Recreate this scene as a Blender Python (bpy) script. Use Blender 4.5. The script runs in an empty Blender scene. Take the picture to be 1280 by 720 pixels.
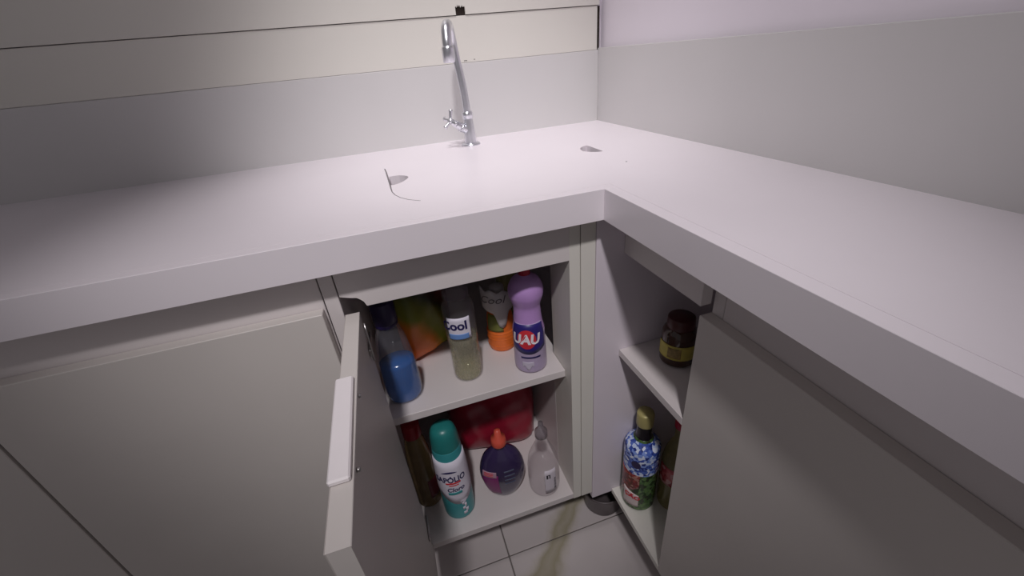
import bpy, bmesh, math, random
from mathutils import Vector, Matrix
random.seed(4)
PI = math.pi
scene = bpy.context.scene
COL = scene.collection

# ---------------------------------------------------------------- camera
cam_pos = Vector((-0.5579, -1.0509, 0.1712))
yaw, pitch, roll = 0.26169, -0.51197, -0.09699
fw = Vector((math.sin(yaw)*math.cos(pitch), math.cos(yaw)*math.cos(pitch), math.sin(pitch)))
rt = fw.cross(Vector((0, 0, 1))).normalized()
up = rt.cross(fw)
r2 = rt*math.cos(roll) + up*math.sin(roll)
u2 = up*math.cos(roll) - rt*math.sin(roll)
cd = bpy.data.cameras.new('camera')
cam = bpy.data.objects.new('camera', cd); COL.objects.link(cam)
m = Matrix((r2, u2, -fw)).transposed().to_4x4(); m.translation = cam_pos
cam.matrix_world = m
cd.sensor_width = 36.0
cd.lens = 518.74/1280*36.0
cd.clip_start = 0.02
scene.camera = cam

# ---------------------------------------------------------------- light
world = bpy.data.worlds.new('room_ambient'); scene.world = world
world.use_nodes = True
bg = world.node_tree.nodes['Background']
bg.inputs['Color'].default_value = (1.0, 0.955, 0.985, 1)
bg.inputs['Strength'].default_value = 0.15
# ceiling lamps in front of and above the counter; cones narrowed to darken sides
def downlight(name, loc, tgt, watts, size, blend, soft):
    ld = bpy.data.lights.new(name, 'SPOT')
    ld.energy = watts; ld.color = (1.0, 0.955, 0.965)
    ld.spot_size = math.radians(size); ld.spot_blend = blend; ld.shadow_soft_size = soft
    lo = bpy.data.objects.new(name, ld); COL.objects.link(lo)
    lo.location = loc
    lo.rotation_euler = (Vector(tgt)-Vector(loc)).to_track_quat('-Z', 'Y').to_euler()
downlight('ceiling_spotlight', (-0.78, -1.80, 1.65), (-0.38, -0.34, -0.14), 108, 36, 0.9, 0.07)
downlight('ceiling_spotlight', (-0.50, -0.62, 1.65), (-0.34, -0.12, 0.10), 58, 40, 1.0, 0.10)
vs = scene.view_settings
vs.view_transform = 'Standard'; vs.look = 'None'; vs.gamma = 1.0; vs.exposure = 0.0
vs.use_curve_mapping = False

# ---------------------------------------------------------------- materials
def lin(c):
    c = c/255.0
    return c/12.92 if c <= 0.04045 else ((c+0.055)/1.055)**2.4
def rgb(r, g, b): return (lin(r), lin(g), lin(b), 1)
def mat(name, col, rough=0.5, metal=0.0, vary=0.03, scale=30, bump=0.0, spec=0.5, coat=0.0):
    mt = bpy.data.materials.new(name); mt.use_nodes = True
    nt = mt.node_tree; b = nt.nodes['Principled BSDF']
    b.inputs['Roughness'].default_value = rough
    b.inputs['Metallic'].default_value = metal
    b.inputs['Specular IOR Level'].default_value = spec
    b.inputs['Coat Weight'].default_value = coat
    n = nt.nodes.new('ShaderNodeTexNoise'); n.inputs['Scale'].default_value = scale
    n.inputs['Detail'].default_value = 4
    tc = nt.nodes.new('ShaderNodeTexCoord'); nt.links.new(tc.outputs['Object'], n.inputs['Vector'])
    r = nt.nodes.new('ShaderNodeValToRGB')
    c = rgb(*col)
    r.color_ramp.elements[0].position = 0.3; r.color_ramp.elements[1].position = 0.7
    r.color_ramp.elements[0].color = tuple(x*(1-vary) for x in c[:3])+(1,)
    r.color_ramp.elements[1].color = tuple(min(1, x*(1+vary)) for x in c[:3])+(1,)
    nt.links.new(n.outputs['Fac'], r.inputs['Fac']); nt.links.new(r.outputs['Color'], b.inputs['Base Color'])
    if bump:
        bp = nt.nodes.new('ShaderNodeBump'); bp.inputs['Strength'].default_value = bump
        bp.inputs['Distance'].default_value = 0.002
        nt.links.new(n.outputs['Fac'], bp.inputs['Height']); nt.links.new(bp.outputs['Normal'], b.inputs['Normal'])
    return mt
def clear(name, tint, opac=0.08, dcol=None, gloss_rough=0.08):
    """thin transparent plastic: tinted see-through + fresnel gloss + a little milky diffuse"""
    mt = bpy.data.materials.new(name); mt.use_nodes = True
    nt = mt.node_tree; nt.nodes.clear()
    out = nt.nodes.new('ShaderNodeOutputMaterial')
    tr = nt.nodes.new('ShaderNodeBsdfTransparent'); tr.inputs['Color'].default_value = rgb(*tint)
    df = nt.nodes.new('ShaderNodeBsdfDiffuse'); df.inputs['Color'].default_value = rgb(*(dcol or tint))
    gl = nt.nodes.new('ShaderNodeBsdfGlossy'); gl.inputs['Roughness'].default_value = gloss_rough
    n = nt.nodes.new('ShaderNodeTexNoise'); n.inputs['Scale'].default_value = 18
    mr = nt.nodes.new('ShaderNodeMapRange')
    mr.inputs['To Min'].default_value = opac*0.7; mr.inputs['To Max'].default_value = opac*1.3
    nt.links.new(n.outputs['Fac'], mr.inputs['Value'])
    lw = nt.nodes.new('ShaderNodeLayerWeight'); lw.inputs['Blend'].default_value = 0.5
    pw = nt.nodes.new('ShaderNodeMath'); pw.operation = 'POWER'; pw.inputs[1].default_value = 3.5
    nt.links.new(lw.outputs['Facing'], pw.inputs[0])
    fr = nt.nodes.new('ShaderNodeMath'); fr.operation = 'MULTIPLY_ADD'; fr.inputs[1].default_value = 0.40; fr.inputs[2].default_value = 0.03
    nt.links.new(pw.outputs[0], fr.inputs[0])
    tl = nt.nodes.new('ShaderNodeBsdfTranslucent'); tl.inputs['Color'].default_value = rgb(*(dcol or tint))
    md = nt.nodes.new('ShaderNodeMixShader'); md.inputs['Fac'].default_value = 0.45
    nt.links.new(df.outputs[0], md.inputs[1]); nt.links.new(tl.outputs[0], md.inputs[2])
    m1 = nt.nodes.new('ShaderNodeMixShader'); nt.links.new(mr.outputs['Result'], m1.inputs['Fac'])
    nt.links.new(tr.outputs[0], m1.inputs[1]); nt.links.new(md.outputs[0], m1.inputs[2])
    m2 = nt.nodes.new('ShaderNodeMixShader'); nt.links.new(fr.outputs[0], m2.inputs['Fac'])
    nt.links.new(m1.outputs[0], m2.inputs[1]); nt.links.new(gl.outputs[0], m2.inputs[2])
    nt.links.new(m2.outputs[0], out.inputs['Surface'])
    return mt
WHITE = mat('white_counter_board', (233, 226, 232), 0.32, vary=0.015, scale=6)
CARC = mat('white_carcass_board', (218, 211, 211), 0.45, vary=0.02, scale=5)
CARC2 = mat('white_stile_board', (222, 219, 212), 0.45, vary=0.02, scale=5)
CARC3 = mat('lilac_white_side_board', (222, 213, 222), 0.45, vary=0.02, scale=5)
DOORM = mat('white_door_board', (208, 202, 198), 0.5, vary=0.03, scale=5)
WALL = mat('lilac_white_paint', (236, 229, 238), 0.6, vary=0.02, scale=4, bump=0.05)
CREAM = mat('cream_panel', (222, 219, 212), 0.4, vary=0.015, scale=3)
TILE = mat('grey_white_wall_tile', (210, 208, 208), 0.3, vary=0.03, scale=3)
CHROME = mat('chrome', (225, 226, 232), 0.30, metal=1.0, vary=0.02)
STEEL = mat('steel', (190, 188, 186), 0.3, metal=1.0)
DARK = mat('dark_brown_gap', (44, 34, 30), 0.9, vary=0.3, scale=120)
GROUT = mat('grey_grout', (120, 114, 112), 0.9, vary=0.1, scale=80)
POT = mat('dark_grey_plastic', (92, 84, 86), 0.35, vary=0.1)
LINE = mat('grey_cut_line', (120, 114, 118), 0.8)

VEIN_ROT, VEIN_OFF = 3.9815, 0.0814
def marble():
    mt = bpy.data.materials.new('marble_floor_tile'); mt.use_nodes = True
    nt = mt.node_tree; b = nt.nodes['Principled BSDF']; b.inputs['Roughness'].default_value = 0.28
    g = nt.nodes.new('ShaderNodeNewGeometry')
    mp = nt.nodes.new('ShaderNodeMapping'); nt.links.new(g.outputs['Position'], mp.inputs['Vector'])
    mp.vector_type = 'POINT'; mp.inputs['Rotation'].default_value = (0, 0, VEIN_ROT); mp.inputs['Location'].default_value = (VEIN_OFF, 0, 0)
    sp = nt.nodes.new('ShaderNodeSeparateXYZ'); nt.links.new(mp.outputs[0], sp.inputs[0])
    dn = nt.nodes.new('ShaderNodeTexNoise'); dn.inputs['Scale'].default_value = 9; dn.inputs['Detail'].default_value = 6
    nt.links.new(g.outputs['Position'], dn.inputs['Vector'])
    ad = nt.nodes.new('ShaderNodeMath'); ad.operation = 'MULTIPLY_ADD'; ad.inputs[1].default_value = 0.11
    nt.links.new(dn.outputs['Fac'], ad.inputs[0]); nt.links.new(sp.outputs['X'], ad.inputs[2])
    pp = nt.nodes.new('ShaderNodeMath'); pp.operation = 'PINGPONG'; pp.inputs[1].default_value = 0.21
    nt.links.new(ad.outputs[0], pp.inputs[0])
    w = nt.nodes.new('ShaderNodeMapRange'); w.inputs['From Min'].default_value = 0.0; w.inputs['From Max'].default_value = 0.045
    w.inputs['To Min'].default_value = 1.0; w.inputs['To Max'].default_value = 0.0
    nt.links.new(pp.outputs[0], w.inputs['Value'])
    n = nt.nodes.new('ShaderNodeTexNoise'); n.inputs['Scale'].default_value = 5; n.inputs['Detail'].default_value = 5
    nt.links.new(g.outputs['Position'], n.inputs['Vector'])
    r = nt.nodes.new('ShaderNodeValToRGB'); e = r.color_ramp.elements
    e[0].position = 0.0; e[0].color = rgb(214, 206, 206)
    e[1].position = 1.0; e[1].color = rgb(184, 176, 160)
    x = e.new(0.30); x.color = rgb(206, 198, 192)
    x = e.new(0.65); x.color = rgb(172, 164, 142)
    nt.links.new(w.outputs['Result'], r.inputs['Fac'])
    mx = nt.nodes.new('ShaderNodeMixRGB'); mx.blend_type = 'MULTIPLY'; mx.inputs['Fac'].default_value = 0.2
    r2_ = nt.nodes.new('ShaderNodeValToRGB')
    r2_.color_ramp.elements[0].position = 0.35; r2_.color_ramp.elements[0].color = (0.72, 0.70, 0.70, 1)
    r2_.color_ramp.elements[1].position = 0.55; r2_.color_ramp.elements[1].color = (1, 1, 1, 1)
    nt.links.new(n.outputs['Fac'], r2_.inputs['Fac'])
    nt.links.new(r.outputs['Color'], mx.inputs[1]); nt.links.new(r2_.outputs['Color'], mx.inputs[2])
    nt.links.new(mx.outputs['Color'], b.inputs['Base Color'])
    return mt
MARBLE = marble()

# ---------------------------------------------------------------- helpers
def link(name, me, m, parent=None, smooth=False):
    o = bpy.data.objects.new(name, me); COL.objects.link(o)
    if m is not None and not me.materials: me.materials.append(m)
    if smooth:
        for p in me.polygons: p.use_smooth = True
    if parent: o.parent = parent
    return o
def thing(name, label, cat, loc=(0, 0, 0), rotz=0, group=None, tilt=(0, 0)):
    o = bpy.data.objects.new(name, None); COL.objects.link(o)
    o.empty_display_size = 0.02
    o.location = loc; o.rotation_euler = (tilt[0], tilt[1], rotz)
    o['label'] = label; o['category'] = cat
    if group: o['group'] = group
    return o
def tag(o, label, cat):
    o['label'] = label; o['category'] = cat; return o
def boxes(name, lst, m, parent=None, bev=0.0008):
    bm = bmesh.new()
    for a, b in lst:
        r = bmesh.ops.create_cube(bm, size=1.0)
        for v in r['verts']:
            v.co = Vector([a[i]+(b[i]-a[i])*(v.co[i]+0.5) for i in range(3)])
    if bev:
        bmesh.ops.bevel(bm, geom=bm.edges[:], offset=bev, segments=1, affect='EDGES')
    bmesh.ops.recalc_face_normals(bm, faces=bm.faces[:])
    me = bpy.data.meshes.new(name); bm.to_mesh(me); bm.free()
    return link(name, me, m, parent)
def box(name, a, b, m, parent=None, bev=0.0008): return boxes(name, [(a, b)], m, parent, bev)
def struct(o): o['kind'] = 'structure'; return o
def prism(name, outer, holes, z0, z1, m, parent=None, axis='z'):
    """polygon with holes extruded between z0 and z1; axis 'y' lays the polygon in x-z"""
    bm = bmesh.new(); edges = []
    P = (lambda p, z: (p[0], p[1], z)) if axis == 'z' else (lambda p, z: (p[0], z, p[1]))
    for loop in [outer]+holes:
        vs_ = [bm.verts.new(P(p, z1)) for p in loop]
        for i in range(len(vs_)): edges.append(bm.edges.new((vs_[i], vs_[(i+1) % len(vs_)])))
    bmesh.ops.triangle_fill(bm, use_beauty=True, use_dissolve=False, edges=edges)
    r = bmesh.ops.extrude_face_region(bm, geom=bm.faces[:])
    d = Vector(P((0, 0), z0))-Vector(P((0, 0), z1))
    for g in r['geom']:
        if isinstance(g, bmesh.types.BMVert): g.co += d
    bmesh.ops.recalc_face_normals(bm, faces=bm.faces[:])
    me = bpy.data.meshes.new(name); bm.to_mesh(me); bm.free()
    return link(name, me, m, parent)
def lathe(name, prof, m, parent=None, seg=40, sx=1, sy=1, cap=True, off=(0, 0, 0)):
    """prof: list of (r, z). Smooth spline-ish resample is left to the caller"""
    bm = bmesh.new(); rings = []
    for r, z in prof:
        rings.append([bm.verts.new((off[0]+sx*r*math.cos(2*PI*k/seg), off[1]+sy*r*math.sin(2*PI*k/seg), off[2]+z)) for k in range(seg)])
    for i in range(len(rings)-1):
        for k in range(seg):
            bm.faces.new((rings[i][k], rings[i][(k+1) % seg], rings[i+1][(k+1) % seg], rings[i+1][k]))
    if cap:
        bm.faces.new(rings[0][::-1]); bm.faces.new(rings[-1])
    bmesh.ops.recalc_face_normals(bm, faces=bm.faces[:])
    me = bpy.data.meshes.new(name); bm.to_mesh(me); bm.free()
    o = link(name, me, m, parent, smooth=True)
    return o
def curve_prof(pts, n=6):
    """Catmull-Rom through (r,z) points"""
    out = []
    P = [pts[0]]+list(pts)+[pts[-1]]
    for i in range(1, len(P)-2):
        p0, p1, p2, p3 = P[i-1], P[i], P[i+1], P[i+2]
        for k in range(n):
            t = k/n
            out.append(tuple(0.5*((2*p1[j])+(-p0[j]+p2[j])*t+(2*p0[j]-5*p1[j]+4*p2[j]-p3[j])*t*t+(-p0[j]+3*p1[j]-3*p2[j]+p3[j])*t**3) for j in range(2)))
    out.append(pts[-1])
    return [(max(r, 0.0004), z) for r, z in out]
def tube(name, pts, rad, m, parent=None, seg=16, sub=6):
    P = [Vector(p) for p in pts]; R = rad if isinstance(rad, (list, tuple)) else [rad]*len(P)
    if sub > 1:
        Q, RR = [], []; E = [P[0]]+P+[P[-1]]; F = [R[0]]+list(R)+[R[-1]]
        for i in range(1, len(E)-2):
            for k in range(sub):
                t = k/sub; p0, p1, p2, p3 = E[i-1], E[i], E[i+1], E[i+2]
                Q.append(0.5*((2*p1)+(-p0+p2)*t+(2*p0-5*p1+4*p2-p3)*t*t+(-p0+3*p1-3*p2+p3)*t**3))
                RR.append(F[i]*(1-t)+F[i+1]*t)
        Q.append(P[-1]); RR.append(R[-1]); P, R = Q, RR
    bm = bmesh.new(); rings = []; n = None
    for i, p in enumerate(P):
        t = (P[min(i+1, len(P)-1)]-P[max(i-1, 0)]).normalized()
        if n is None: n = t.orthogonal().normalized()
        n = (n-t*n.dot(t)).normalized(); b = t.cross(n)
        rings.append([bm.verts.new(p+R[i]*(n*math.cos(2*PI*k/seg)+b*math.sin(2*PI*k/seg))) for k in range(seg)])
    for i in range(len(rings)-1):
        for k in range(seg):
            bm.faces.new((rings[i][k], rings[i][(k+1) % seg], rings[i+1][(k+1) % seg], rings[i+1][k]))
    bm.faces.new(rings[0][::-1]); bm.faces.new(rings[-1])
    bmesh.ops.recalc_face_normals(bm, faces=bm.faces[:])
    me = bpy.data.meshes.new(name); bm.to_mesh(me); bm.free()
    return link(name, me, m, parent, smooth=True)
def patch(name, rfun, z0, z1, a0, a1, m, parent=None, sx=1, sy=1, thick=0.0006, ztop=None, zbot=None, n=24, nz=6):
    """label wrapped on a body: angles in degrees from the face that looks to local -y (+ = to the viewer's right)"""
    bm = bmesh.new(); grid = {}
    for layer in (0, 1):
        for i in range(n+1):
            u = i/n; a = math.radians(-90+a0+(a1-a0)*u)
            zt = ztop(u) if ztop else z1; zb = zbot(u) if zbot else z0
            for j in range(nz+1):
                z = zb+(zt-zb)*j/nz; r = rfun(z)+(0.0003 if layer == 0 else 0.0003+thick)
                grid[layer, i, j] = bm.verts.new((sx*r*math.cos(a), sy*r*math.sin(a), z))
    for i in range(n):
        for j in range(nz):
            bm.faces.new([grid[1, i, j], grid[1, i+1, j], grid[1, i+1, j+1], grid[1, i, j+1]])
            bm.faces.new([grid[0, i, j], grid[0, i, j+1], grid[0, i+1, j+1], grid[0, i+1, j]])
    for i in range(n):
        bm.faces.new([grid[0, i, 0], grid[0, i+1, 0], grid[1, i+1, 0], grid[1, i, 0]])
        bm.faces.new([grid[0, i, nz], grid[1, i, nz], grid[1, i+1, nz], grid[0, i+1, nz]])
    for j in range(nz):
        bm.faces.new([grid[0, 0, j], grid[1, 0, j], grid[1, 0, j+1], grid[0, 0, j+1]])
        bm.faces.new([grid[0, n, j], grid[0, n, j+1], grid[1, n, j+1], grid[1, n, j]])
    me = bpy.data.meshes.new(name); bm.to_mesh(me); bm.free()
    return link(name, me, m, parent, smooth=True)
def disc_patch(name, rfun, zc, rz, ac, ra, m, parent=None, sx=1, sy=1, lift=0.001, n=28):
    """oval decal: centre zc, half height rz; centre angle ac, half angle ra (degrees)"""
    bm = bmesh.new(); rings = []
    c = None
    for q in range(0, 5):
        f = q/4; ring = []
        for k in range(n):
            t = 2*PI*k/n; a = math.radians(-90+ac+ra*f*math.cos(t)); z = zc+rz*f*math.sin(t)
            r = rfun(z)+lift
            if q == 0: break
            ring.append(bm.verts.new((sx*r*math.cos(a), sy*r*math.sin(a), z)))
        if q == 0:
            a = math.radians(-90+ac); r = rfun(zc)+lift
            c = bm.verts.new((sx*r*math.cos(a), sy*r*math.sin(a), zc))
        else: rings.append(ring)
    for k in range(n):
        bm.faces.new((c, rings[0][k], rings[0][(k+1) % n]))
        for i in range(3):
            bm.faces.new((rings[i][k], rings[i+1][k], rings[i+1][(k+1) % n], rings[i][(k+1) % n]))
    me = bpy.data.meshes.new(name); bm.to_mesh(me); bm.free()
    return link(name, me, m, parent, smooth=True)
def lettering(text, size, rfun, zc, ac, m, parent, sx=1, sy=1, lift=0.0014, bold=0.0, xs=1.0, slant=0.0, name='lettering', rot=0):
    cu = bpy.data.curves.new('tmp_text', 'FONT'); cu.body = text; cu.size = size; cu.align_x = 'CENTER'; cu.align_y = 'CENTER'
    cu.offset = bold; cu.shear = slant; cu.resolution_u = 3; cu.extrude = 0.0001
    o = bpy.data.objects.new('tmp_text', cu); COL.objects.link(o)
    dg = bpy.context.evaluated_depsgraph_get(); dg.update()
    me = bpy.data.meshes.new_from_object(o.evaluated_get(dg)); me.name = name
    bpy.data.objects.remove(o); bpy.data.curves.remove(cu)
    me.materials.clear()
    ca, sa = math.cos(rot), math.sin(rot)
    for v in me.vertices:
        X, Y = v.co.x*xs, v.co.y
        X, Y = X*ca-Y*sa, X*sa+Y*ca
        z = zc+Y; r = rfun(z)+lift+v.co.z
        a = math.radians(-90+ac)+X/max(rfun(z), 0.01)
        v.co = Vector((sx*r*math.cos(a), sy*r*math.sin(a), z))
    return link(name, me, m, parent)
def facing(x, y):
    d = Vector((cam_pos.x-x, cam_pos.y-y))
    return math.atan2(d.y, d.x)+PI/2

# ================================================================ SETTING
ZT = 0.162           # top of the tile band
ZF = -0.88           # floor
HT = 0.0454          # lip height
YF = -0.515          # cabinet front plane
struct(box('wall_back', (-2.6, 0.012, ZF), (0.10, 0.10, 1.7), WALL, bev=0))
struct(box('wall_right', (0.012, -2.3, ZF), (0.10, 0.012, 1.7), WALL, bev=0))
struct(box('trim_1', (-2.6, 0.0, -0.015), (0.0, 0.012, ZT), TILE, bev=0.001))['label'] = 'grey white tile band behind the tap'
struct(box('trim_2', (0.0, -2.3, -0.015), (0.012, 0.012, ZT+0.004), TILE, bev=0.001))['label'] = 'grey white tile band on the right wall'
fl = struct(box('floor', (-2.6, -2.3, ZF-0.05), (0.10, 0.10, ZF-0.003), GROUT, bev=0))
TS = 0.60; GX, GY = -0.4805, -0.494
tile_me = None
for i in range(-4, 2):
    for j in range(-3, 2):
        x0, y0 = GX+i*TS, GY+j*TS
        a = (max(x0+0.0015, -2.6), max(y0+0.0015, -2.3)); b = (min(x0+TS-0.0015, 0.012), min(y0+TS-0.0015, 0.012))
        if b[0]-a[0] < 0.02 or b[1]-a[1] < 0.02: continue
        box('floor_tile', (a[0], a[1], ZF-0.012), (b[0], b[1], ZF), MARBLE, fl, bev=0.0012)

# cream wall boards above the tiles
wb = thing('wall_panel', 'cream wall board just above the grey tile band, behind the tap spout', 'panel', (-1.2, 0.0, ZT))
o = box('board', (-1.4, 0.0005, 0.0005), (1.196, 0.0119, 0.252-ZT), CREAM, wb, 0.0006)
box('edge_gap', (1.1965, 0.004, 0.0005), (1.2035, 0.0119, 0.252-ZT), DARK, wb, 0)
nt_ = [(-2.6, 0.2535), (-0.342, 0.2535), (-0.342, 0.268), (-0.3405, 0.2695), (-0.339, 0.2665), (-0.337, 0.272), (-0.335, 0.268), (-0.333, 0.2715),
       (-0.330, 0.2665), (-0.327, 0.2705), (-0.3245, 0.267), (-0.3225, 0.2685), (-0.321, 0.2675), (-0.321, 0.2535), (0.0, 0.2535), (0.0, 0.62), (-2.6, 0.62)]
ub = thing('wall_panel', 'upper cream wall board with a small jagged dark notch in its lower edge', 'panel', (-1.2, 0.0, 0.2535))
o = prism('board', [(x+1.2, z-0.2535) for x, z in nt_], [], -0.0015, 0.0115, CREAM, ub, axis='y')
o = box('notch_back', (0.857, 0.004, 0.0), (0.880, 0.0118, 0.02), DARK, ub, 0)
o['label'] = 'dark brown backing seen in the notch'
for k, (x, z, w) in enumerate([(-0.333, 0.166, 0.007), (-0.312, 0.167, 0.003)]):
    o = box('scratch', (x-w/2+1.2, -0.0002, z-ZT), (x+w/2+1.2, 0.001, z-ZT+0.0009), DARK, wb, 0)

# ================================================================ COUNTERTOP
A = 0.2796; B = 0.55; LX = -2.3; LY = -1.6
ct = thing('countertop', 'L-shaped white board countertop with thick front edge and two small cut-out holes', 'countertop', (0, 0, 0))
h1 = [(-0.5555, -0.276), (-0.557, -0.338), (-0.551, -0.3395), (-0.543, -0.336), (-0.535, -0.327), (-0.528, -0.315), (-0.5235, -0.302), (-0.525, -0.292), (-0.530, -0.284), (-0.538, -0.277), (-0.546, -0.275)]
h2 = [(-0.197, -0.316), (-0.1945, -0.300), (-0.188, -0.286), (-0.180, -0.278), (-0.168, -0.272), (-0.1665, -0.286), (-0.168, -0.341), (-0.178, -0.339), (-0.189, -0.331)]
prism('slab', [(LX, 0.0), (LX, -B+0.018), (-A+0.018, -B+0.018), (-A+0.018, LY), (0.0, LY), (0.0, 0.0)], [h1, h2], -0.015, 0.0, WHITE, ct)
prism('underlay', [(LX, -0.001), (LX, -B+0.0185), (-A+0.0185, -B+0.0185), (-A+0.0185, LY+0.002), (-0.001, LY+0.002), (-0.001, -0.001)], [], -0.0452, -0.040, CARC, ct)
box('front_edge', (LX, -B, -HT), (-A+0.018, -B+0.018, 0), WHITE, ct, 0.0005)
box('front_edge', (-A, LY, -HT), (-A+0.018, -B-0.0001, 0), WHITE, ct, 0.0005)
# fine line of the covered sink cut-out
cl = [(-0.560, -0.205), (-0.5585, -0.24), (-0.5575, -0.300), (-0.557, -0.335), (-0.557, -0.362), (-0.5565, -0.383), (-0.553, -0.404), (-0.547, -0.422), (-0.537, -0.440), (-0.521, -0.457)]
def ribbon(name, pts, w, z, m, parent):
    bm = bmesh.new(); L = []; R = []
    for i, p in enumerate(pts):
        a = Vector(pts[max(i-1, 0)]); b = Vector(pts[min(i+1, len(pts)-1)]); t = (b-a).normalized(); n = Vector((-t.y, t.x))
        ww = w[i] if isinstance(w, list) else w
        for S, s in ((L, 1), (R, -1)):
            S.append([bm.verts.new((p[0]+s*n.x*ww/2, p[1]+s*n.y*ww/2, zz)) for zz in (-0.001, z)])
    for i in range(len(pts)-1):
        bm.faces.new((L[i][1], R[i][1], R[i+1][1], L[i+1][1]))
        bm.faces.new((L[i][0], L[i][1], L[i+1][1], L[i+1][0])); bm.faces.new((R[i][0], R[i+1][0], R[i+1][1], R[i][1]))
    me = bpy.data.meshes.new(name); bm.to_mesh(me); bm.free()
    return link(name, me, m, parent)
ribbon('cut_line', cl, [0.0018, 0.0024, 0.0028, 0.0026, 0.002, 0.0014, 0.0011, 0.0009, 0.0008, 0.0006], 0.0003, LINE, ct)
lathe('screw_hole', [(0.0016, -0.001), (0.0016, 0.0003)], LINE, ct, seg=12, off=(-0.177, -0.436, 0))

# ================================================================ TAP
tp = thing('tap', 'chrome gooseneck kitchen tap with side cross handle on the white countertop', 'tap', (-0.362, -0.084, 0.0))
def L_(p): return (p[0]+0.362, p[1]+0.084, p[2])
lathe('flange', [(0.0215, 0.0002), (0.0215, 0.002), (0.019, 0.0042), (0.0135, 0.0052), (0.011, 0.0055)], CHROME, tp, seg=48)
lathe('body', curve_prof([(0.0135, 0.005), (0.013, 0.012), (0.0122, 0.03), (0.0108, 0.050), (0.0105, 0.056)], 4)+[(0.0118, 0.0565), (0.0118, 0.069), (0.0095, 0.0705)], CHROME, tp)
tube('spout', [L_(p) for p in [(-.362, -.084, .066), (-.3625, -.084, .10), (-.366, -.084, .14), (-.3705, -.084, .175), (-.3735, -.0865, .203), (-.3785, -.098, .2235), (-.385, -.115, .2305), (-.3915, -.132, .2225), (-.3945, -.1405, .205), (-.395, -.142, .192)]],
     [.0082, .0082, .0082, .0082, .0084, .009, .0095, .0098, .0098, .0098], CHROME, tp, seg=24, sub=8)
tube('nozzle', [L_(p) for p in [(-.395, -.1415, .1935), (-.395, -.1418, .1915), (-.3952, -.142, .190), (-.3955, -.1425, .168), (-.3955, -.1425, .166)]], [.010, .0118, .0122, .0116, .0095], CHROME, tp, seg=28, sub=1)
st = tube('valve_stem', [L_(p) for p in [(-.366, -.086, .031), (-.376, -.089, .037), (-.388, -.092, .046), (-.396, -.094, .052), (-.402, -.096, .056)]], [.0075, .0085, .0078, .0062, .005], CHROME, tp, seg=20, sub=2)
tube('collar', [L_(p) for p in [(-.3785, -.0895, .0385), (-.3815, -.0905, .041)]], 0.0098, CHROME, st, seg=20, sub=1)
hd = tube('cross_handle', [L_(p) for p in [(-.400, -.0955, .0545), (-.406, -.097, .059)]], 0.0062, CHROME, tp, seg=20, sub=1)
for e in [(-.3985, -.094, .078), (-.417, -.100, .044), (-.392, -.110, .050), (-.412, -.078, .060)]:
    tube('handle_arm', [L_((-.403, -.0963, .0567)), L_(tuple((e[i]*2+(-.403, -.0963, .0567)[i])/3 for i in range(3))), L_(e)], [.0028, .0036, .0046], CHROME, hd, seg=14, sub=2)

# ================================================================ LEFT BASE CABINET
ZB = -0.6961; ZS = -0.358
XR = -0.318
cb = thing('base_cabinet', 'white open base cabinet holding two shelves of cleaning bottles below the tap', 'cabinet', (-0.4875, YF, ZB-0.018))
def C(p): return (p[0]+0.4875, p[1]-YF, p[2]-(ZB-0.018))
def cbox(name, a, b, m, par=cb, bev=0.0006): return box(name, C(a), C(b), m, par, bev)
cbox('side_panel', (-0.675, YF+0.001, ZB-0.018), (-0.657, -0.015, -HT-0.0005), CARC)
cbox('side_panel', (XR, YF, ZB-0.018), (-0.2995, -0.43, -HT-0.0005), CARC2)
cbox('side_panel', (XR, -0.4295, ZB-0.018), (-0.302, -0.12, ZS-0.017), CARC)
cbox('bottom_panel', (-0.657, YF, ZB-0.016), (XR-0.0003, -0.015, ZB), CARC)
cbox('back_panel', (-0.657, -0.030, ZB+0.0002), (XR-0.0003, -0.018, -HT-0.0005), CARC)
cbox('shelf', (-0.6565, -0.488, ZS-0.016), (XR-0.0005, -0.031, ZS), CARC)
# top rail with a broken left end
rl = [(-0.655, -HT-0.0005), (XR, -HT-0.0005), (XR, -0.1158), (-0.6244, -0.1158), (-0.6268, -0.1085), (-0.630, -0.1045), (-0.6345, -0.1005), (-0.6425, -0.0985), (-0.655, -0.094)]
prism('top_rail', [(x+0.4875, z-(ZB-0.018)) for x, z in rl], [], 0.0, 0.016, CARC, cb, axis='y')
cbox('stile', (-0.2995+0.0012, YF-0.0005, ZB-0.018), (-0.2730, YF+0.017, -HT-0.0005), CARC2)
# open door with hinges
def open_door(name, hinge, w, z0, z1, th, mt, par, base):
    ang = -PI/2-math.radians(0.6)
    d = Vector((math.cos(ang), math.sin(ang), 0)); n = Vector((d.y, -d.x, 0))   # n points to -x (outer face)
    bm = bmesh.new(); H = Vector(hinge)-Vector(base)
    r = bmesh.ops.create_cube(bm, size=1)
    for v in r['verts']:
        u, q, s = v.co.x+0.5, v.co.y+0.5, v.co.z+0.5
        v.co = H+d*(u*w)+n*(q*th)+Vector((0, 0, z0+(z1-z0)*s-hinge[2]))
    bmesh.ops.bevel(bm, geom=bm.edges[:], offset=0.0006, segments=1, affect='EDGES')
    bmesh.ops.recalc_face_normals(bm, faces=bm.faces[:])
    me = bpy.data.meshes.new(name); bm.to_mesh(me); bm.free()
    return link(name, me, mt, par)
base = (-0.4875, YF, ZB-0.018)
dr = open_door('door', (-0.6365, YF-0.003, 0), 0.332, ZB-0.014, -0.1215, 0.018, DOORM, cb, base)
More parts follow.
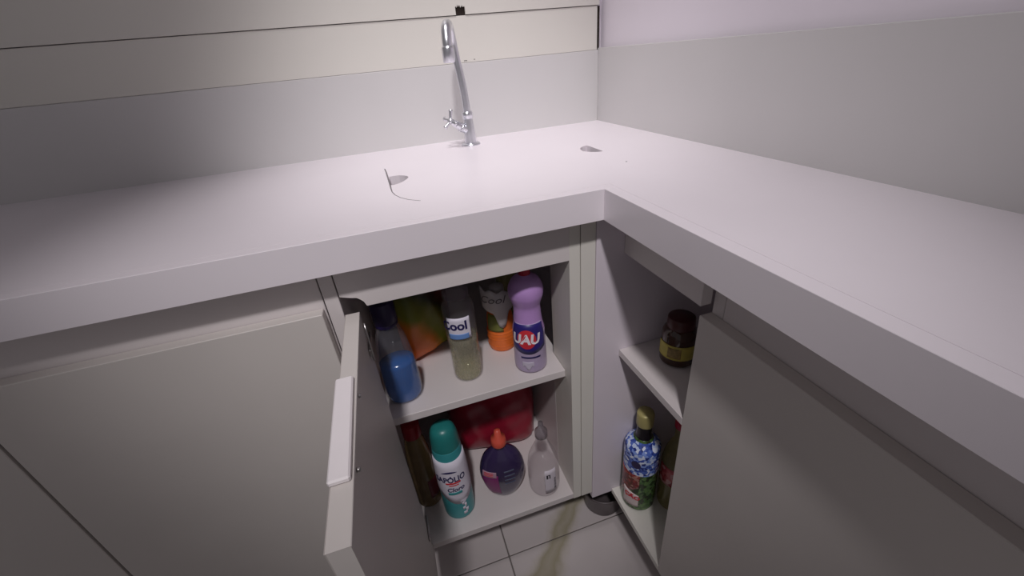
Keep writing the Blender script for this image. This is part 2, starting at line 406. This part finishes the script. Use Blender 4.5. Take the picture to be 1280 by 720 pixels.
for z in (-0.175, -0.63):
    hg = cbox('hinge', (-0.6555, YF+0.006, z-0.014), (-0.6525, YF+0.05, z+0.014), STEEL, cb, 0.0005)
    ar = cbox('hinge_arm', (-0.6365, YF-0.030, z-0.006), (-0.6330, YF+0.020, z+0.006), STEEL, dr, 0.001)
hn = cbox('handle', (-0.6590, -0.796, -0.1212), (-0.6405, -0.663, -0.1150), mat('white_handle', (240, 234, 236), 0.35, vary=0.01), dr, 0.0015)
hn['label'] = 'white bar fixed along the top edge of the open door'
for yy in (-0.682, -0.778): tube('screw', [C((-0.6390, yy, -0.130)), C((-0.6360, yy, -0.130))], 0.0022, STEEL, dr, seg=12, sub=1)
tube('hinge_glint_rod', [C((-0.6335, YF-0.012, -0.135)), C((-0.6330, YF-0.020, -0.165)), C((-0.6330, YF-0.026, -0.190))], 0.0014, STEEL, dr, seg=10, sub=2)  # thin rod standing in for the streaked highlight on the hinge
# ================================================================ NEIGHBOUR CABINET (left, closed)
nb = thing('base_cabinet', 'closed white base cabinet at the far left under the long counter arm', 'cabinet', (-1.2, YF, ZB-0.018))
def NB(p): return (p[0]+1.2, p[1]-YF, p[2]-(ZB-0.018))
box('carcass', NB((-1.85, YF+0.001, ZB-0.018)), NB((-0.6765, -0.015, -HT-0.0005)), CARC, nb)
for k in range(3):
    x0 = -1.85+k*0.391
    d_ = box('door', NB((x0+0.002, YF-0.018, ZB-0.014)), NB((x0+0.389, YF, -0.105)), DOORM, nb)

# ================================================================ RIGHT CABINET
ZB2 = -0.7237; ZS2 = -0.318; XF = -0.2231; YE = -0.697
rc = thing('base_cabinet', 'white open-fronted base cabinet holding liquor bottles under the short counter arm', 'cabinet', (-0.11, -0.60, ZB2-0.018))
def RC(p): return (p[0]+0.11, p[1]+0.60, p[2]-(ZB2-0.018))
def rbox(name, a, b, m, bev=0.0006): return box(name, RC(a), RC(b), m, rc, bev)
o = rbox('side_panel', (-0.2724, YF-0.002, ZB2-0.010), (-0.002, YF+0.016, -HT-0.0005), CARC3)
rbox('side_panel', (XF+0.019, YE-0.018, ZB2-0.018), (-0.002, YE, -HT-0.0005), CARC)
rbox('bottom_panel', (XF, YE+0.0003, ZB2-0.014), (-0.002, YF-0.0024, ZB2), CARC2)
rbox('shelf', (XF, YE+0.0003, ZS2-0.014), (-0.006, YF-0.0024, ZS2), CARC)
rbox('top_rail', (XF, YE+0.0003, -0.1226), (XF+0.016, YF-0.0024, -HT-0.0005), CARC)
rbox('back_panel', (-0.0055, YE+0.0003, ZB2+0.0003), (-0.002, YF-0.0024, -HT-0.0005), CARC)
r3 = thing('base_cabinet', 'closed white base cabinet at the far right under the short counter arm', 'cabinet', (-0.11, -1.1, ZB2-0.018))
def R3(p): return (p[0]+0.11, p[1]+1.1, p[2]-(ZB2-0.018))
box('carcass', R3((XF+0.019, LY+0.01, ZB2-0.018)), R3((-0.002, YE-0.0185, -HT-0.0005)), CARC, r3)
for k in range(2):
    y1 = YE-k*0.44
    box('door', R3((XF, y1-0.437, ZB2-0.014)), R3((XF+0.0185, y1-0.0, -0.135)), DOORM, r3)

# dark pot on the floor under the corner
pt = lathe('plastic_pot', [(0.030, 0), (0.040, 0.002), (0.044, 0.010), (0.050, 0.06), (0.052, 0.066), (0.050, 0.069), (0.047, 0.066), (0.040, 0.012), (0.001, 0.010)], POT, None, seg=40)
pt.location = (-0.206, -0.447, ZF); pt.scale = (1.08, 1.08, 1.08)
tag(pt, 'dark grey round plastic pot on the floor under the corner of the cabinets', 'pot')

# ================================================================ BOTTLES
def const(r): return lambda z: r
def interp(prof):
    P = sorted(prof, key=lambda p: p[1])
    def f(z):
        if z <= P[0][1]: return P[0][0]
        for a, b in zip(P, P[1:]):
            if z <= b[1]: return a[0]+(b[0]-a[0])*(z-a[1])/max(b[1]-a[1], 1e-6)
        return P[-1][0]
    return f
def ribbed_cap(name, r, z0, z1, m, parent, n=36, dome=0.0):
    pr = [(r*0.97, z0), (r, z0+0.001), (r*0.97, z1-0.0015), (r*0.9, z1), (r*0.01, z1+dome)]
    return lathe(name, pr, m, parent, seg=n)

# ---- 1 tall bottle of blue liquid
PET = clear('clear_plastic', (252, 252, 254), 0.10, (235, 232, 240))
NAVYC = mat('navy_cap', (38, 28, 70), 0.35)
BLUEL = mat('blue_liquid', (24, 88, 158), 0.15, vary=0.12, scale=25)
x, y = -0.613, -0.438
t = thing('bottle', 'clear plastic bottle with dark navy cap and bright blue liquid, leftmost on the upper shelf', 'bottle', (x, y, ZS+0.0003), facing(x, y))
pr = curve_prof([(0.020, 0.0), (0.029, 0.003), (0.0325, 0.02), (0.0325, 0.06), (0.029, 0.10), (0.024, 0.135), (0.017, 0.158), (0.015, 0.17)], 5)
lathe('body', pr, PET, t, sx=1.0, sy=0.8)
lathe('liquid', [(max(r-0.0018, 0.001), z+0.0016) for r, z in pr if z < 0.085]+[(0.001, 0.0867)], BLUEL, t, sx=1.0, sy=0.8)
cp = ribbed_cap('cap', 0.0195, 0.166, 0.204, NAVYC, t)
lathe('neck_ring', [(0.017, 0.158), (0.0185, 0.160), (0.0185, 0.165), (0.017, 0.166)], NAVYC, t)

# ---- 2 colourful packet
def pouch_mat():
    mt = bpy.data.materials.new('printed_packet'); mt.use_nodes = True
    nt = mt.node_tree; b = nt.nodes['Principled BSDF']; b.inputs['Roughness'].default_value = 0.35
    tc = nt.nodes.new('ShaderNodeTexCoord'); mp = nt.nodes.new('ShaderNodeMapping')
    nt.links.new(tc.outputs['Object'], mp.inputs['Vector']); mp.inputs['Rotation'].default_value = (0, math.radians(-52), 0)
    mp.inputs['Location'].default_value = (0.0, 0, 0.0)
    n = nt.nodes.new('ShaderNodeTexNoise'); n.inputs['Scale'].default_value = 14
    nt.links.new(tc.outputs['Object'], n.inputs['Vector'])
    sp = nt.nodes.new('ShaderNodeSeparateXYZ'); nt.links.new(mp.outputs[0], sp.inputs[0])
    ma = nt.nodes.new('ShaderNodeMath'); ma.operation = 'MULTIPLY_ADD'; ma.inputs[1].default_value = 0.05
    nt.links.new(n.outputs['Fac'], ma.inputs[0]); nt.links.new(sp.outputs['Z'], ma.inputs[2])
    mr = nt.nodes.new('ShaderNodeMapRange'); mr.inputs['From Min'].default_value = -0.03; mr.inputs['From Max'].default_value = 0.15
    nt.links.new(ma.outputs[0], mr.inputs['Value'])
    r = nt.nodes.new('ShaderNodeValToRGB'); e = r.color_ramp.elements
    e[0].position = 0.0; e[0].color = rgb(190, 72, 30)
    e[1].position = 1.0; e[1].color = rgb(96, 26, 30)
    for p, c in ((0.26, (226, 110, 44)), (0.40, (214, 120, 40)), (0.50, (120, 124, 30)), (0.66, (92, 98, 26)), (0.76, (30, 44, 24)), (0.86, (66, 30, 22))):
        x_ = e.new(p); x_.color = rgb(*c)
    nt.links.new(mr.outputs[0], r.inputs['Fac']); nt.links.new(r.outputs['Color'], b.inputs['Base Color'])
    return mt
def pillow(name, w, h, d, m, parent, nx=14, nz=16, edge=0.1):
    bm = bmesh.new(); G = {}
    for s in (-1, 1):
        for i in range(nx+1):
            for j in range(nz+1):
                u, v = i/nx*2-1, j/nz*2-1
                q = (max(0, 1-abs(u)**4)*max(0, 1-abs(v)**6))**0.5
                wr = 0.0016*math.sin(9*u+5*v)+0.0012*math.sin(14*v-6*u)
                if s == 1 and (abs(u) == 1 or abs(v) == 1): G[s, i, j] = G[-1, i, j]; continue
                G[s, i, j] = bm.verts.new((u*w/2*(1-0.06*abs(v)), s*(d/2*q+(wr*q)), (v+1)*h/2))
    for s in (-1, 1):
        for i in range(nx):
            for j in range(nz):
                f = [G[s, i, j], G[s, i+1, j], G[s, i+1, j+1], G[s, i, j+1]]
                bm.faces.new(f if s == -1 else f[::-1])
    bmesh.ops.recalc_face_normals(bm, faces=bm.faces[:])
    me = bpy.data.meshes.new(name); bm.to_mesh(me); bm.free()
    return link(name, me, m, parent, smooth=True)
x, y = -0.552, -0.318
pk = thing('packet', 'orange, olive and dark red glossy packet standing behind the blue-liquid bottle', 'packet', (x, y, ZS+0.0015), facing(x, y)+0.55)
pillow('pouch', 0.122, 0.215, 0.055, pouch_mat(), pk)
box('seal_strip', (-0.060, -0.001, 0.2145), (0.060, 0.001, 0.224), mat('packet_seal', (70, 74, 28), 0.4), pk, 0.0004)

# ---- 3 clear bottle 'Cool'
YEL = mat('pale_yellow_liquid', (178, 178, 142), 0.12, vary=0.08, scale=40)
LIQC = clear('pale_yellow_clear_liquid', (240, 240, 222), 0.30, (232, 230, 196))
WLAB = mat('white_label', (226, 222, 236), 0.45)
NAVYT = mat('navy_print', (30, 22, 84), 0.5)
LBLUE = mat('light_blue_print', (110, 150, 214), 0.5)
GREYC = clear('smoky_cap', (226, 224, 226), 0.35, (170, 160, 168))
x, y = -0.492, -0.424
t = thing('bottle', 'clear bottle of pale yellow liquid with white and blue label reading Cool', 'bottle', (x, y, ZS+0.0003), facing(x, y))
pr = curve_prof([(0.020, 0), (0.025, 0.003), (0.0275, 0.014), (0.0275, 0.07), (0.0285, 0.12), (0.0285, 0.15), (0.0265, 0.163), (0.018, 0.178), (0.0135, 0.186)], 5)
lathe('body', pr, PET, t)
lathe('liquid', [(max(r-0.0016, 0.001), z+0.0016) for r, z in pr if z < 0.10]+[(0.001, 0.1012)], LIQC, t)
ribbed_cap('cap', 0.0235, 0.176, 0.200, GREYC, t)
rf = interp(pr)
lb = patch('label', rf, 0.102, 0.146, -50, 34, WLAB, t)
patch('label_band', rf, 0.102, 0.113, -48, 24, LBLUE, lb, thick=0.0010)
lettering('Cool', 0.024, const(0.0288), 0.130, -24, NAVYT, lb, bold=0.0008, xs=0.95, lift=0.0013)

# ---- 4 orange bottle with white tag label
ORG = mat('orange_plastic', (232, 116, 48), 0.35, vary=0.06)
GRN = mat('green_print', (120, 124, 60), 0.45)
x, y = -0.405, -0.362
t = thing('bottle', 'squat orange bottle with a white hanging label, just left of the lilac bottle', 'bottle', (x, y, ZS+0.0003), facing(x, y))
pr = curve_prof([(0.022, 0), (0.0265, 0.002), (0.0285, 0.012), (0.0285, 0.045)], 3)+curve_prof([(0.0268, 0.046), (0.0268, 0.060), (0.026, 0.075), (0.022, 0.095), (0.015, 0.112), (0.012, 0.125)], 4)
lathe('body', pr, ORG, t)
rf = interp(pr)
for z in (0.014, 0.030, 0.044):
    lathe('rib', [(0.0285, z-0.0015), (0.0297, z), (0.0285, z+0.0015)], ORG, t, cap=False)
patch('green_label', rf, 0.050, 0.088, -65, 10, GRN, t)
ribbed_cap('cap', 0.0145, 0.124, 0.142, mat('white_cap', (214, 208, 210), 0.4), t)
tg = patch('hanging_label', lambda z: 0.030+0.10*max(0, z-0.09)*0.3, 0.0, 0.0, -80, 62, mat('white_tag', (204, 198, 200), 0.5), t,
           ztop=lambda u: 0.150-0.010*u+0.003*math.sin(20*u), zbot=lambda u: 0.092-0.030*math.exp(-((u-0.62)/0.15)**4)+0.022*abs(u-0.6), thick=0.001)
lettering('Cool', 0.022, const(0.033), 0.128, -22, mat('grey_print', (96, 90, 96), 0.5), tg, lift=0.0026, xs=1.1, slant=0.3)

# ---- 5 lilac UAU bottle
LIL = mat('lilac_plastic', (186, 146, 208), 0.3, vary=0.03)
LILB = mat('pale_lilac_plastic', (176, 160, 190), 0.3, vary=0.08, scale=40)
REDC = mat('red_cap', (176, 24, 56), 0.35)
REDP = mat('red_print', (206, 48, 60), 0.45)
NVL = mat('navy_label', (44, 34, 116), 0.4)
LETW = mat('white_print', (240, 232, 240), 0.5)
x, y = -0.372, -0.446
t = thing('bottle', 'lilac bottle with bulbous shoulder and navy and red label reading UAU', 'bottle', (x, y, ZS+0.0003), facing(x, y))
lo_ = curve_prof([(0.022, 0), (0.0285, 0.003), (0.031, 0.012), (0.0305, 0.04), (0.0295, 0.09)], 5)
hi_ = curve_prof([(0.0295, 0.09), (0.0265, 0.105), (0.0245, 0.128), (0.0245, 0.140), (0.0275, 0.150), (0.031, 0.162), (0.0305, 0.176), (0.024, 0.190), (0.014, 0.198), (0.011, 0.200)], 6)
lathe('lower_body', lo_, LILB, t)['label'] = 'pale greyish lilac base with small print'
lathe('body', hi_, LIL, t)
rf = interp(lo_+hi_)
ribbed_cap('cap', 0.0105, 0.198, 0.214, REDC, t)
lb = patch('label', rf, 0.055, 0.106, -70, 62, NVL, t, ztop=lambda u: 0.1085+0.002*math.sin(u*PI), zbot=lambda u: 0.058-0.010*math.sin(u*PI))
lbe = patch('label_rim', rf, 0.108, 0.111, -62, 60, mat('pale_lilac_print', (206, 190, 224), 0.4), t, thick=0.0004)
disc_patch('red_oval', rf, 0.080, 0.020, -10, 34, REDP, lb, lift=0.0012)
lettering('UAU', 0.028, rf, 0.080, -14, LETW, lb, bold=0.0012, xs=0.88, slant=0.12, lift=0.0018)
b2 = patch('small_print_strip', rf, 0.0385, 0.0415, -34, 36, NAVYT, t, thick=0.0006)
patch('flower_print', rf, 0.016, 0.030, -30, 10, mat('grey_lilac_print', (196, 188, 206), 0.5), t, zbot=lambda u: 0.016+0.005*math.sin(u*9))
# ---- 6 pale bottle behind
PALE = mat('pale_olive_bottle', (150, 146, 96), 0.35, vary=0.1)
x, y = -0.347, -0.235
t = thing('bottle', 'white-capped bottle partly hidden behind the lilac bottle on the upper shelf', 'bottle', (x, y, ZS+0.0003), facing(x, y))
lathe('body', curve_prof([(0.019, 0), (0.026, 0.003), (0.027, 0.02), (0.027, 0.12), (0.022, 0.145), (0.013, 0.158)], 5), PALE, t)
ribbed_cap('cap', 0.021, 0.157, 0.186, mat('white_lid', (220, 214, 214), 0.4), t)

# ---- lower shelf: 7 red cap olive bottle
OLV = mat('olive_brown_bottle', (112, 92, 62), 0.2, vary=0.2, scale=25)
x, y = -0.626, -0.405
t = thing('bottle', 'tall olive brown bottle with dark red cap, leftmost on the lower shelf', 'bottle', (x, y, ZB+0.0003), facing(x, y))
pr = curve_prof([(0.019, 0), (0.026, 0.003), (0.0275, 0.015), (0.0275, 0.10), (0.0255, 0.15), (0.020, 0.19), (0.016, 0.207)], 5)
lathe('body', pr, OLV, t)
patch('label', interp(pr), 0.03, 0.085, 5, 80, mat('dark_wine_label', (110, 42, 52), 0.4), t)
ribbed_cap('cap', 0.0185, 0.205, 0.240, mat('dark_red_cap', (150, 20, 36), 0.35), t)

# ---- 8 teal bottle
TEAL = mat('teal_plastic', (56, 150, 156), 0.3, vary=0.05)
x, y = -0.565, -0.452
t = thing('bottle', 'teal bottle with white label reading SAPÓLIO at the front of the lower shelf', 'bottle', (x, y, ZB+0.0003), facing(x, y))
pr = curve_prof([(0.024, 0), (0.031, 0.004), (0.0335, 0.016), (0.0335, 0.09), (0.0325, 0.16), (0.0300, 0.190), (0.0285, 0.205)], 5)
lathe('body', pr, TEAL, t); rf = interp(pr)
lathe('cap', curve_prof([(0.0280, 0.204), (0.0285, 0.208), (0.0270, 0.232), (0.023, 0.248), (0.014, 0.256), (0.001, 0.258)], 4), mat('teal_cap', (36, 122, 120), 0.35), t)
lb = patch('label', rf, 0.07, 0.19, -85, 85, WLAB, t, ztop=lambda u: 0.190-0.006*math.sin(u*PI), zbot=lambda u: 0.074+0.018*math.cos(u*PI*1.6+0.4))
lettering('SAPOLIO', 0.0215, rf, 0.134, -14, NAVYT, lb, bold=0.0006, xs=0.74, lift=0.0014)
patch('accent', rf, 0.1425, 0.1455, -13.5, -8.5, NAVYT, lb, thick=0.0012, n=4, nz=1)
patch('swoosh', rf, 0.152, 0.159, -42, 14, NAVYT, lb, thick=0.0012, ztop=lambda u: 0.1535+0.0055*math.sin(u*PI), zbot=lambda u: 0.1535+0.001*math.sin(u*PI))
patch('red_line', rf, 0.122, 0.126, -32, 20, REDP, lb, thick=0.0012)
patch('red_line', rf, 0.1165, 0.119, -22, 12, REDP, lb, thick=0.0012)
lettering('Cloro', 0.0165, rf, 0.104, -2, NAVYT, lb, bold=0.0004, xs=0.9, slant=0.2, lift=0.0014)
patch('teal_stripe', rf, 0.089, 0.096, -30, 18, TEAL, lb, thick=0.0012)
patch('squiggle', rf, 0.0, 0.0, 4, 32, WLAB, t, ztop=lambda u: 0.066-0.002*math.sin(u*30), zbot=lambda u: 0.058+0.004*math.sin(u*9))
def squig(pts, w, name='squiggle'):
    for (z0, z1, a0, a1) in pts: patch(name, rf, z0, z1, a0, a1, WLAB, t, n=8, nz=2)
squig([(0.050, 0.058, 8, 16), (0.040, 0.052, 16, 24), (0.034, 0.042, 8, 20), (0.024, 0.035, 18, 28), (0.018, 0.026, 8, 22)], 0)

# ---- 9 red bag behind
RED = mat('dark_red_plastic_film', (150, 22, 48), 0.35, vary=0.15, scale=18, bump=0.2)
x, y = -0.440, -0.300
t = thing('bag', 'large dark red plastic bag filling the back of the lower shelf', 'bag', (x, y, ZB+0.0015), facing(x, y))
pillow('bag_body', 0.215, 0.235, 0.10, RED, t, nx=20, nz=20)
kn = tube('knotted_top', [(0.0, 0, 0.228), (0.004, -0.002, 0.245), (0.02, -0.004, 0.262), (0.034, -0.006, 0.275)], [0.020, 0.010, 0.014, 0.022], RED, t, seg=14, sub=3)

# ---- 10 purple detergent
PURL = mat('dark_purple_liquid_bottle', (52, 40, 78), 0.12, vary=0.2, scale=20, coat=0.4)
CORAL = mat('coral_cap', (208, 84, 66), 0.4)
x, y = -0.459, -0.452
t = thing('bottle', 'teardrop-shaped dark purple detergent bottle in the middle of the lower shelf', 'bottle', (x, y, ZB+0.0003), facing(x, y))
pr = curve_prof([(0.014, 0.0), (0.026, 0.006), (0.041, 0.034), (0.049, 0.070), (0.047, 0.100), (0.037, 0.128), (0.019, 0.146), (0.0125, 0.152)], 6)
lathe('body', pr, PURL, t, sy=0.62, seg=48); rf = interp(pr)
patch('label', rf, 0.022, 0.092, -64, -14, mat('violet_pink_label', (128, 34, 104), 0.4), t, sy=0.62)
st_ = patch('sticker', rf, 0.086, 0.102, -62, -18, mat('pale_pink_sticker', (176, 140, 158), 0.5), t, sy=0.62, thick=0.0012)
for z in (0.090, 0.094, 0.098): patch('red_line', rf, z, z+0.0016, -54, -26, REDP, st_, sy=0.62, thick=0.0018, nz=1)
for z in (0.062, 0.074, 0.086, 0.098): patch('grey_print', rf, z, z+0.004, 2, 30, mat('slate_print', (84, 90, 116), 0.4), t, sy=0.62, nz=1)
lathe('neck', [(0.0125, 0.150), (0.0125, 0.160)], PET, t)
lathe('cap', [(0.0155, 0.158), (0.0165, 0.160), (0.015, 0.176), (0.008, 0.180), (0.0065, 0.196), (0.001, 0.198)], CORAL, t)

# ---- 11 clear bottle with barcode sticker
PET2 = clear('empty_clear_plastic', (250, 249, 250), 0.07, (235, 230, 236))
x, y = -0.371, -0.473
t = thing('bottle', 'empty clear plastic bottle with white barcode sticker at the right of the lower shelf', 'bottle', (x, y, ZB+0.0003), facing(x, y))
pr = curve_prof([(0.020, 0), (0.029, 0.004), (0.0345, 0.02), (0.0345, 0.075), (0.031, 0.105), (0.021, 0.130), (0.0135, 0.150), (0.012, 0.168)], 6)
lathe('body', pr, PET2, t); rf = interp(pr)
lb = patch('sticker', rf, 0.024, 0.094, 2, 46, mat('white_sticker', (216, 208, 218), 0.5), t)
INK = mat('black_print', (40, 34, 42), 0.6)
patch('barcode', rf, 0.070, 0.080, 8, 14, INK, lb, thick=0.001, n=4, nz=1)
patch('barcode', rf, 0.070, 0.080, 18, 22, INK, lb, thick=0.001, n=4, nz=1)
patch('barcode', rf, 0.0795, 0.081, 8, 22, INK, lb, thick=0.001, n=4, nz=1)
for k in range(7): patch('barcode', rf, 0.032+k*0.005, 0.032+k*0.005+(0.0016 if k % 2 else 0.0028), 36, 43, INK, lb, thick=0.001, n=4, nz=1)
lathe('nozzle', [(0.0135, 0.166), (0.0135, 0.180), (0.007, 0.186), (0.005, 0.204), (0.001, 0.205)], GREYC, t)

# ---- right cabinet: 12 dark jar on the upper shelf
AMB = mat('dark_amber_glass', (56, 30, 18), 0.1, vary=0.2, coat=0.5)
x, y = -0.147, -0.580
t = thing('jar', 'small dark brown jar with yellow label on the right cabinet upper shelf', 'jar', (x, y, ZS2+0.0003), facing(x, y))
pr = curve_prof([(0.022, 0), (0.0275, 0.003), (0.029, 0.010), (0.029, 0.055), (0.026, 0.066), (0.020, 0.072)], 5)
lathe('body', pr, AMB, t); rf = interp(pr)
lb = patch('label', rf, 0.018, 0.046, -75, 80, mat('olive_yellow_label', (186, 172, 82), 0.5, vary=0.15, scale=60), t)
patch('label_picture', rf, 0.022, 0.042, -30, 12, mat('olive_label_picture', (132, 110, 60), 0.5, vary=0.4, scale=150), lb, thick=0.0012)
ribbed_cap('lid', 0.0225, 0.070, 0.090, mat('dark_maroon_lid', (66, 22, 24), 0.35), t)

# ---- 13 decorated liquor bottle
def mosaic(name, cols, scale):
    mt = bpy.data.materials.new(name); mt.use_nodes = True
    nt = mt.node_tree; b = nt.nodes['Principled BSDF']; b.inputs['Roughness'].default_value = 0.25
    tc = nt.nodes.new('ShaderNodeTexCoord'); v = nt.nodes.new('ShaderNodeTexVoronoi'); v.inputs['Scale'].default_value = scale
    nt.links.new(tc.outputs['Object'], v.inputs['Vector'])
    bw = nt.nodes.new('ShaderNodeSeparateColor'); nt.links.new(v.outputs['Color'], bw.inputs[0])
    r = nt.nodes.new('ShaderNodeValToRGB'); r.color_ramp.interpolation = 'CONSTANT'
    e = r.color_ramp.elements; e[0].color = rgb(*cols[0]); e[0].position = 0
    e[1].position = 1.0/len(cols); e[1].color = rgb(*cols[1])
    for i in range(2, len(cols)): x_ = e.new(i/len(cols)); x_.color = rgb(*cols[i])
    nt.links.new(bw.outputs[0], r.inputs['Fac']); nt.links.new(r.outputs['Color'], b.inputs['Base Color'])
    return mt
x, y = -0.180, -0.556
t = thing('bottle', 'gold-capped liquor bottle with blue and white mosaic shoulder, red and green below', 'bottle', (x, y, ZB2+0.0003), facing(x, y))
pr = curve_prof([(0.025, 0), (0.033, 0.004), (0.0355, 0.014), (0.0355, 0.10), (0.036, 0.168), (0.0335, 0.184), (0.023, 0.194), (0.0165, 0.202)], 6)
lathe('body', pr, mosaic('green_leaf_print', [(40, 66, 34), (72, 104, 56), (96, 128, 74), (52, 60, 40), (84, 112, 70)], 150), t); rf = interp(pr)
top = [(rf(z)+0.0005, z) for z in [0.118+0.080*i/18 for i in range(19)]]
lathe('mosaic_sleeve', top, mosaic('blue_white_mosaic', [(84, 112, 196), (196, 212, 244), (60, 84, 170), (220, 228, 246), (130, 156, 224), (44, 58, 130)], 170), t, cap=False)
patch('red_picture', rf, 0.045, 0.118, -80, 2, mosaic('red_brown_picture', [(120, 42, 44), (148, 62, 58), (96, 48, 42), (170, 120, 110), (110, 60, 60)], 190), t, zbot=lambda u: 0.03+0.05*u)
disc_patch('dark_rosette', rf, 0.150, 0.0105, -14, 15, mat('dark_navy_rosette', (44, 36, 78), 0.4), t, lift=0.0012)
lb = patch('label', rf, 0.016, 0.060, -52, 4, mat('white_paper_label', (216, 200, 200), 0.5), t, thick=0.0014, ztop=lambda u: 0.066-0.012*u, zbot=lambda u: 0.016+0.002*u)
lettering('ÇÃO', 0.0150, rf, 0.048, -18, REDP, lb, bold=0.0007, lift=0.0026, rot=-0.15)
lathe('neck', curve_prof([(0.0165, 0.202), (0.0150, 0.210), (0.0145, 0.236)], 4), mat('black_glass_neck', (22, 18, 24), 0.15), t)
lathe('cap', [(0.0162, 0.234), (0.0168, 0.236), (0.0168, 0.262), (0.0155, 0.266), (0.001, 0.267)], mat('pale_gold_cap', (176, 166, 110), 0.4, metal=0.2), t)

# ---- 14 clear bottle with red label
x, y = -0.117, -0.590
OLL = clear('olive_tinted_plastic', (238, 236, 212), 0.34, (200, 192, 140))
t = thing('bottle', 'clear olive-tinted bottle with red and pink label beside the blue mosaic bottle', 'bottle', (x, y, ZB2+0.0003), facing(x, y))
pr = curve_prof([(0.022, 0), (0.028, 0.004), (0.031, 0.02), (0.031, 0.11), (0.029, 0.15), (0.020, 0.185), (0.0135, 0.20), (0.0125, 0.235)], 6)
lathe('body', pr, OLL, t); rf = interp(pr)
lb = patch('label', rf, 0.085, 0.135, -75, 70, mosaic('red_pink_label', [(176, 60, 70), (196, 96, 100), (150, 44, 56), (206, 150, 150)], 110), t)
ribbed_cap('cap', 0.0155, 0.234, 0.256, REDC, t)
# crumpled clear tray in front
x, y = -0.108, -0.658
t = lathe('plastic_cup', curve_prof([(0.019, 0.0), (0.022, 0.002), (0.024, 0.02), (0.027, 0.048), (0.0285, 0.056)], 4)+[(0.0278, 0.056), (0.022, 0.018), (0.018, 0.003), (0.001, 0.002)], PET2, None, seg=32, cap=False)
t.location = (x, y, ZB2+0.0003)
tag(t, 'small clear plastic cup at the front of the right cabinet floor', 'cup')
